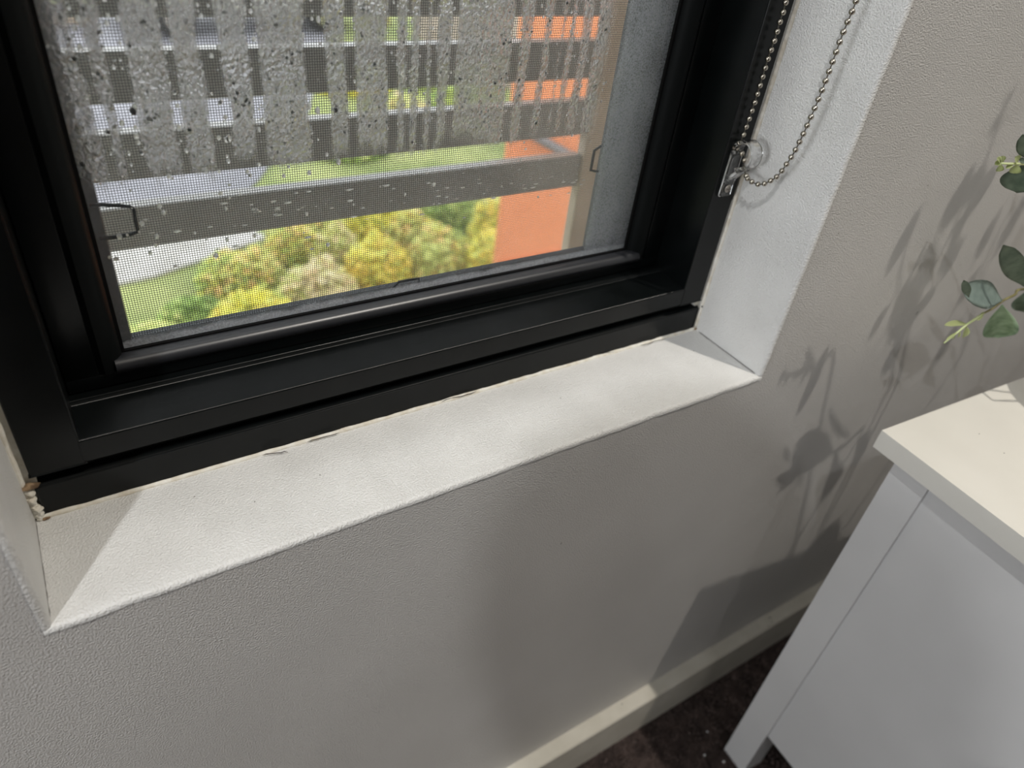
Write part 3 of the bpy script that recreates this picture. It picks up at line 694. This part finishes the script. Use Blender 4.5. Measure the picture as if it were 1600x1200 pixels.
# ground
G = -3.0
def flat(name, pts, z, m):
    bm = bmesh.new(); vs = [bm.verts.new((x, y, z)) for x, y in pts]; f = bm.faces.new(vs)
    r = bmesh.ops.extrude_face_region(bm, geom=[f]); bmesh.ops.translate(bm, vec=(0, 0, -.06), verts=[v for v in r['geom'] if isinstance(v, bmesh.types.BMVert)])
    return struct(obj(name, bm, m))
flat('lawn', [(-30, .17), (40, .17), (40, 45), (-30, 45)], G, M['lawn'])
flat('road', [(-25, 6.35), (1.2, 6.6), (2.0, 7.5), (3.3, 9.6), (5.3, 14.0), (9.0, 22.0), (-25, 30)], G + .02, M['road'])
flat('footpath', [(-25, 5.55), (-.4, 5.65), (.6, 5.75), (1.7, 6.15), (1.5, 6.55), (1.2, 6.6), (-25, 6.35)], G + .03, M['path'])
# shrubs: real leaves on a rounded crown with stems
def shrub(name, cx, cy, rx, ry, h, n, ls, m, label, group, z0=G, flat_=.0):
    e = empty(name, (cx, cy, z0)); tag(e, label, 'shrub', group)
    V = []; F = []; T_ = []
    for i in range(n):
        while True:
            p = Vector((random.uniform(-1, 1), random.uniform(-1, 1), random.uniform(0, 1)))
            if .35 < p.length < 1: break
        c = Vector((p.x * rx, p.y * ry, p.z * h * (.85 + .3 * noise.noise(p * 2.3 + Vector((cx, cy, 0))))))
        s = ls * random.uniform(.6, 1.3); q = Matrix.Rotation(random.uniform(0, 6.28), 3, 'Z') @ Matrix.Rotation(random.uniform(-1.1, 1.1), 3, 'X')
        b0 = len(V)
        for dx, dy in ((-s, 0), (0, -s * .45), (s, 0), (0, s * .45)): V.append(c + q @ Vector((dx, dy, 0)))
        F.append((b0, b0 + 1, b0 + 2, b0 + 3)); tv = min(.999, max(0, .5 + .9 * noise.noise(c * 2.2 + Vector((cx * 3, cy, 1))) + random.uniform(-.45, .45))); T_ += [tv] * 4
    me = bpy.data.meshes.new('foliage'); me.from_pydata([tuple(v) for v in V], [], F)
    a = me.attributes.new('tint', 'FLOAT', 'POINT'); a.data.foreach_set('value', T_); me.materials.append(m)
    o = bpy.data.objects.new('foliage', me); C.objects.link(o); o.parent = e
    bm = bmesh.new()
    for k in range(5):
        a = k * 1.26; tube(bm, [(0.02 * math.cos(a), .02 * math.sin(a), -.01), (rx * .3 * math.cos(a), ry * .3 * math.sin(a), h * .4), (rx * .55 * math.cos(a), ry * .55 * math.sin(a), h * .75)], [.012, .008, .004], 5)
    obj('stems', bm, M['bark'], e); return e
beds = [  # cx, cy, r, h, material, label  - planting bed under the window
    (1.25, 5.45, .55, .35, 'fol_mixed', 'low mottled green shrub beside the pale footpath end'),
    (1.95, 5.75, .60, .50, 'fol_mixed', 'orange and green flowering shrub below the lowest slat, left of bed centre'),
    (2.70, 5.85, .60, .60, 'fol_yellow', 'bright yellow shrub below the lowest slat, second row of the bed'),
    (3.45, 5.75, .55, .70, 'fol_green', 'green yellow shrub in the bed against the orange wall'),
    (1.15, 4.75, .50, .35, 'fol_yellow', 'yellow shrub in the bed nearest the left end of the sill view'),
    (1.75, 4.95, .50, .40, 'fol_pale', 'pale pinkish grey shrub in the middle of the bed'),
    (2.35, 5.10, .50, .45, 'fol_yellow', 'yellow green shrub in the front of the bed above the bottom pull tab'),
    (2.95, 5.05, .50, .50, 'fol_mixed', 'green and gold shrub in the front right of the bed'),
    (3.40, 4.80, .45, .50, 'fol_yellow', 'yellow shrub at the foot of the orange wall'),
    (.75, 5.0, .38, .22, 'fol_green', 'small low green shrub at the left end of the bed'),
    (.40, 4.75, .40, .20, 'fol_green', 'flat green shrub in the lower left corner of the glass'),
    (1.45, 4.45, .40, .25, 'fol_mixed', 'low golden green shrub nearest the house wall'),
    (2.85, 5.45, .40, .50, 'fol_mixed', 'green gold shrub in the middle of the right half of the bed'),
    (3.62, 5.25, .36, .60, 'fol_yellow', 'yellow green shrub touching the side of the orange wall'),
    (2.10, 5.45, .35, .45, 'fol_pale', 'small pale shrub tucked between the orange and the yellow shrubs')]
for cx, cy, r, h, mm, lb in beds: shrub('garden_shrub', cx, cy, r * .70, r * .54, h, 3000, .030, M[mm], lb, 'shrubs in the bed below the window')
far = [(3.3, 8.1, .5, .5, 'fol_green', 'green bush at the road edge in the lowest gap of the slats'), (4.25, 8.6, .45, .55, 'fol_pale', 'whitish flecked bush right of the road in the lowest gap'),
       (5.2, 8.9, .5, .6, 'fol_green', 'green bush left of the orange wall in the lowest gap'), (4.3, 10.5, .6, .6, 'fol_yellow', 'yellow green bush beside the road bend'),
       (5.6, 10.7, .6, .6, 'fol_green', 'round green bush behind the road edge in the middle gap'), (7.3, 17.6, .8, .8, 'fol_green', 'green bush beyond the white car'),
       (9.0, 18.6, .8, .9, 'fol_green', 'far green bush left of the greige house'), (6.45, 14.6, .3, .5, 'fol_mixed', 'small orange flowering bush in the top gap near the greige house'),
       (.45, 15.5, .4, .9, 'fol_yellow', 'lime green bush at the far left beyond the fence')]
for cx, cy, r, h, mm, lb in far: shrub('garden_shrub', cx, cy, r, r * .8, h, 1800, .05, M[mm], lb, 'bushes beyond the lawn and road')
# greige house
hs = empty('house', (9.2, 11.6, G)); tag(hs, 'small greige rendered house across the lawn behind the slats', 'house')
def hpart(name, a, b, m, par=None):
    bm = bmesh.new(); box(bm, a, b); return obj(name, bm, m, par or hs, bevel=.01)
hw_ = hpart('house_wall', (-2.35, -1.6, 0), (1.5, 2.0, 2.7), M['greige'])
bm = bmesh.new(); vs = [bm.verts.new(p) for p in ((-2.7, -1.9, 2.7), (1.8, -1.9, 2.7), (1.8, 2.3, 2.7), (-2.7, 2.3, 2.7), (-2.7, .2, 3.9), (1.8, .2, 3.9))]
for f in ((0, 1, 5, 4), (2, 3, 4, 5), (0, 4, 3), (1, 2, 5), (3, 2, 1, 0)): bm.faces.new([vs[i] for i in f])
obj('roof', bm, M['tile'], hs)
wf = hpart('house_window', (-1.0, -1.64, 1.0), (.2, -1.58, 2.0), M['nose'], hw_); hpart('pane', (-.93, -1.66, 1.07), (.13, -1.63, 1.93), M['carglass'], hs)
# white marker post on the lawn
bm = bmesh.new(); tube(bm, [(0, 0, -.02), (0, 0, .62), (0, 0, .66)], [.06, .06, .02], 12); o = obj('marker_post', bm, M['car']); o.location = (6.75, 9.7, G); tag(o, 'short white post standing on the lawn beside the orange wall edge', 'post')
# brown fence at the far left
fe = empty('timber_fence', (1.3, 14.6, G)); tag(fe, 'brown timber paling fence across the road on the far left', 'fence')
bm = bmesh.new(); box(bm, (0, 0, 0), (.115, .022, .95)); pal0 = obj('paling', bm, M['fence'], fe, bevel=.004)
for k in range(-16, 1):
    q = pal0 if k == -16 else pal0.copy()
    if k > -16: C.objects.link(q); q.parent = fe
    q.location = (k * .125, 0, random.uniform(-.02, .01))
bm = bmesh.new(); box(bm, (-1.8, .022, .2), (.1, .07, .3)); box(bm, (-2.0, .022, .7), (.1, .07, .8)); obj('rail', bm, M['fence'], fe)
# white car
car = empty('car', (3.75, 14.6, G + .02), math.radians(6)); tag(car, 'white car with bluish windows parked on the road beyond the slats', 'car')
cp = [(-2.15, .35), (-2.15, .70), (-2.0, .82), (-1.2, .92), (-.65, 1.38), (.75, 1.42), (1.45, .98), (2.05, .90), (2.15, .62), (2.12, .32)]
bm = bmesh.new(); rr = []
for y, ins in ((-.85, .0), (-.80, .05), (.80, .05), (.85, .0)):
    rr.append([bm.verts.new((x * (1 if ins else .995), y * (1 - (max(0, z - .92) * .32)), z)) for x, z in cp])
for a, b in zip(rr, rr[1:]):
    for i in range(len(cp)): bm.faces.new((a[i], a[(i + 1) % len(cp)], b[(i + 1) % len(cp)], b[i]))
bm.faces.new(rr[0]); bm.faces.new(rr[-1][::-1]); obj('car_body', bm, M['car'], car, bevel=.03)
def quad(name, pts, m, par):
    bm = bmesh.new(); f = bm.faces.new([bm.verts.new(p) for p in pts]); r = bmesh.ops.extrude_face_region(bm, geom=[f]); n_ = f.normal.copy(); f.normal_update()
    bmesh.ops.translate(bm, vec=f.normal * .015, verts=[v for v in r['geom'] if isinstance(v, bmesh.types.BMVert)]); return obj(name, bm, m, par)
quad('windscreen', [(-1.13, -.70, .97), (-1.13, .70, .97), (-.72, .62, 1.33), (-.72, -.62, 1.33)], M['carglass'], car)
quad('rear_window', [(1.38, -.70, 1.03), (.84, -.62, 1.37), (.84, .62, 1.37), (1.38, .70, 1.03)], M['carglass'], car)
for x0_, x1_ in ((-.95, 0), (.07, 1.05)): quad('side_window', [(x0_, -.845, .95), (x1_, -.845, .95), (x1_ - .25 if x0_ > 0 else x1_, -.755, 1.32), (x0_ + (.35 if x0_ < 0 else 0), -.755, 1.32)], M['carglass'], car)
for x in (-1.35, 1.3):
    for y in (-.80, .80):
        bm = bmesh.new(); tube(bm, [(x, y - .1, .32), (x, y + .1, .32)], .32, 20); wl = obj('wheel', bm, M['tyre'], car)
        bm = bmesh.new(); tube(bm, [(x, y - .115, .32), (x, y + .115, .32)], .19, 16); obj('hubcap', bm, M['screw'], wl)

# ------------------------------------------------------------ the photographer, whose phone and hand shade the wall
PH = CAM - FW * .006
ph = empty('phone', PH); tag(ph, 'dark phone held sideways taking the picture', 'phone')
Rm = Matrix((RT, -DN, -FW)).transposed().to_4x4()
def phpart(name, a, b, m, bev):
    bm = bmesh.new(); box(bm, a, b); bm2 = bm
    bmesh.ops.transform(bm2, matrix=Rm, verts=bm2.verts); return obj(name, bm2, m, ph, bevel=bev, seg=3)
phpart('phone_body', (-.020, -.055, .0), (.140, .020, .008), M['phone'], .003)
bm = bmesh.new(); ring = []
for r_, z_ in ((.009, -.001), (.009, -.0035), (.007, -.0035), (.007, -.001)): ring.append([bm.verts.new((r_ * math.cos(2 * PI * k / 24), r_ * math.sin(2 * PI * k / 24), z_ + .001)) for k in range(24)])
for a, b in zip(ring, ring[1:]):
    for k in range(24): bm.faces.new((a[k], a[(k + 1) % 24], b[(k + 1) % 24], b[k]))
bmesh.ops.transform(bm, matrix=Rm, verts=bm.verts); obj('lens_ring', bm, M['screw'], ph)

# the person: one continuous skinned body standing behind the phone
J = {'pelvis': (.02, -.90, .22), 'waist': (-.02, -.82, .36), 'chest': (-.07, -.70, .50), 'collar': (-.10, -.60, .575), 'neck': (-.112, -.53, .63), 'skull': (-.115, -.465, .74), 'crown': (-.115, -.465, .785),
     'sl': (-.26, -.67, .55), 'el': (-.33, -.63, .27), 'wl': (-.25, -.45, .16), 'hl': (-.22, -.40, .13),
     'sr': (.09, -.67, .55), 'er': (.22, -.63, .27), 'wr': (.185, -.445, .345), 'hr': (.15, -.40, .35),
     'jl': (-.07, -.90, .18), 'kl': (-.12, -.70, -.17), 'al': (-.10, -.92, -.47), 'tl': (-.13, -.80, -.525),
     'jr': (.11, -.90, .18), 'kr': (.15, -.70, -.17), 'ar': (.13, -.92, -.47), 'tr': (.16, -.80, -.525)}
RAD = {'pelvis': .135, 'waist': .12, 'chest': .13, 'collar': .07, 'neck': .052, 'skull': .088, 'crown': .06, 'sl': .062, 'el': .044, 'wl': .028, 'hl': .03, 'sr': .062, 'er': .044, 'wr': .028, 'hr': .03,
       'jl': .09, 'kl': .06, 'al': .04, 'tl': .034, 'jr': .09, 'kr': .06, 'ar': .04, 'tr': .034}
ED = [('pelvis', 'waist'), ('waist', 'chest'), ('chest', 'collar'), ('collar', 'neck'), ('neck', 'skull'), ('skull', 'crown'), ('chest', 'sl'), ('sl', 'el'), ('el', 'wl'), ('wl', 'hl'),
      ('chest', 'sr'), ('sr', 'er'), ('er', 'wr'), ('wr', 'hr'), ('pelvis', 'jl'), ('jl', 'kl'), ('kl', 'al'), ('al', 'tl'), ('pelvis', 'jr'), ('jr', 'kr'), ('kr', 'ar'), ('ar', 'tr')]
def skin_obj(name, joints, rad, edges, root, m, parent=None, origin=Vector((0, 0, 0)), sub=2):
    keys = list(joints); me = bpy.data.meshes.new(name); me.from_pydata([tuple(Vector(joints[k]) - origin) for k in keys], [(keys.index(a), keys.index(b)) for a, b in edges], [])
    o = bpy.data.objects.new(name, me); C.objects.link(o); o.parent = parent
    md = o.modifiers.new('skin', 'SKIN'); md.use_smooth_shade = True
    for k, v in zip(keys, me.skin_vertices[0].data): r_ = rad[k]; v.radius = (r_, r_ * (.8 if k in ('pelvis', 'waist', 'chest') else 1)); v.use_root = (k == root)
    sb = o.modifiers.new('sub', 'SUBSURF'); sb.levels = sub; sb.render_levels = sub
    me.materials.append(m); return o
pe = empty('person', (.02, -.90, ZF / 1000)); tag(pe, 'person in dark sweater and jeans holding the phone towards the window', 'person'); po = Vector(pe.location)
body = skin_obj('body', J, RAD, ED, 'pelvis', M['sweater'], pe, po)
head = skin_obj('face', {'a': J['neck'], 'b': J['skull'], 'c': J['crown'], 'nose': (-.115, -.372, .71)}, {'a': .050, 'b': .094, 'c': .07, 'nose': .012}, [('a', 'b'), ('b', 'c'), ('b', 'nose')], 'b', M['skin'], pe, po)
bm = bmesh.new(); bmesh.ops.create_uvsphere(bm, u_segments=20, v_segments=12, radius=.108); bmesh.ops.scale(bm, vec=(1.0, 1.05, 1), verts=bm.verts)
bmesh.ops.translate(bm, vec=Vector((-.115, -.485, .77)) - po, verts=bm.verts); obj('hair', bm, M['hair'], pe, smooth=True)
def hand(side, wrist, palm, fd, td):
    """palm + four curled fingers + thumb"""
    wv, pv = Vector(wrist), Vector(palm); d = (pv - wv).normalized(); fd = Vector(fd).normalized(); a = d.cross(fd).normalized()
    Jh = {'w': wv, 'p': pv, 'k': pv + d * .035}; Rh = {'w': .024, 'p': .028, 'k': .024}; Eh = [('w', 'p'), ('p', 'k')]
    for i, (o_, l_) in enumerate(((-.027, .9), (-.009, 1.0), (.009, .95), (.027, .75))):
        b_ = pv + d * .04 + a * o_; c1 = b_ + (d * .6 + fd * .5).normalized() * .038 * l_; c2 = c1 + (d * .1 + fd).normalized() * .024 * l_; c3 = c2 + (-d * .4 + fd).normalized() * .018 * l_
        Jh.update({f'f{i}0': b_, f'f{i}1': c1, f'f{i}2': c2, f'f{i}3': c3}); Rh.update({f'f{i}0': .010, f'f{i}1': .009, f'f{i}2': .008, f'f{i}3': .007})
        Eh += [('k', f'f{i}0'), (f'f{i}0', f'f{i}1'), (f'f{i}1', f'f{i}2'), (f'f{i}2', f'f{i}3')]
    t0 = pv - a * .025; t1 = t0 - a * .02 + d * .02 + Vector(td) * .01; t2 = t1 + d * .028 + Vector(td) * .012
    Jh.update({'t0': t0, 't1': t1, 't2': t2}); Rh.update({'t0': .013, 't1': .011, 't2': .009}); Eh += [('p', 't0'), ('t0', 't1'), ('t1', 't2')]
    return skin_obj('hand', Jh, Rh, Eh, 'p', M['skin'], pe, po)
hand('r', J['wr'], CAM + RT * .150 + DN * .015 - FW * .04, -RT * .6 + FW * .8, -FW)
hand('l', J['wl'], J['hl'], (.3, .5, -1), (1, 0, 0))

JT = {k: J[k] for k in ('waist', 'pelvis', 'jl', 'kl', 'al', 'jr', 'kr', 'ar')}
skin_obj('jeans', JT, {'waist': .122, 'pelvis': .143, 'jl': .098, 'kl': .068, 'al': .05, 'jr': .098, 'kr': .068, 'ar': .05},
         [('waist', 'pelvis'), ('pelvis', 'jl'), ('jl', 'kl'), ('kl', 'al'), ('pelvis', 'jr'), ('jr', 'kr'), ('kr', 'ar')], 'pelvis', M['jeans'], pe, po)
for sx in (-1, 1):
    for nm, c, rr_, m_ in (('eye', (-.115 + sx * .032, -.378, .742), (.011, .008, .008), 'nose'), ('ear', (-.115 + sx * .088, -.465, .735), (.008, .016, .026), 'skin')):
        bm = bmesh.new(); bmesh.ops.create_uvsphere(bm, u_segments=12, v_segments=8, radius=1); bmesh.ops.scale(bm, vec=rr_, verts=bm.verts); bmesh.ops.translate(bm, vec=Vector(c) - po, verts=bm.verts)
        obj(nm, bm, M[m_], pe, smooth=True)
    a = J['al' if sx < 0 else 'ar']; t = J['tl' if sx < 0 else 'tr']
    skin_obj('shoe', {'h': (a[0], a[1] - .02, -.515), 'm': (a[0], a[1] + .05, -.51), 't': (t[0], t[1] + .02, -.522)}, {'h': .040, 'm': .042, 't': .030}, [('h', 'm'), ('m', 't')], 'm', M['tyre'], pe, po)
bm = bmesh.new(); tube(bm, [Vector((-.135, -.377, .692)) - po, Vector((-.115, -.371, .691)) - po, Vector((-.095, -.377, .692)) - po], .004, 6); obj('mouth', bm, M['orange'], pe, smooth=True)
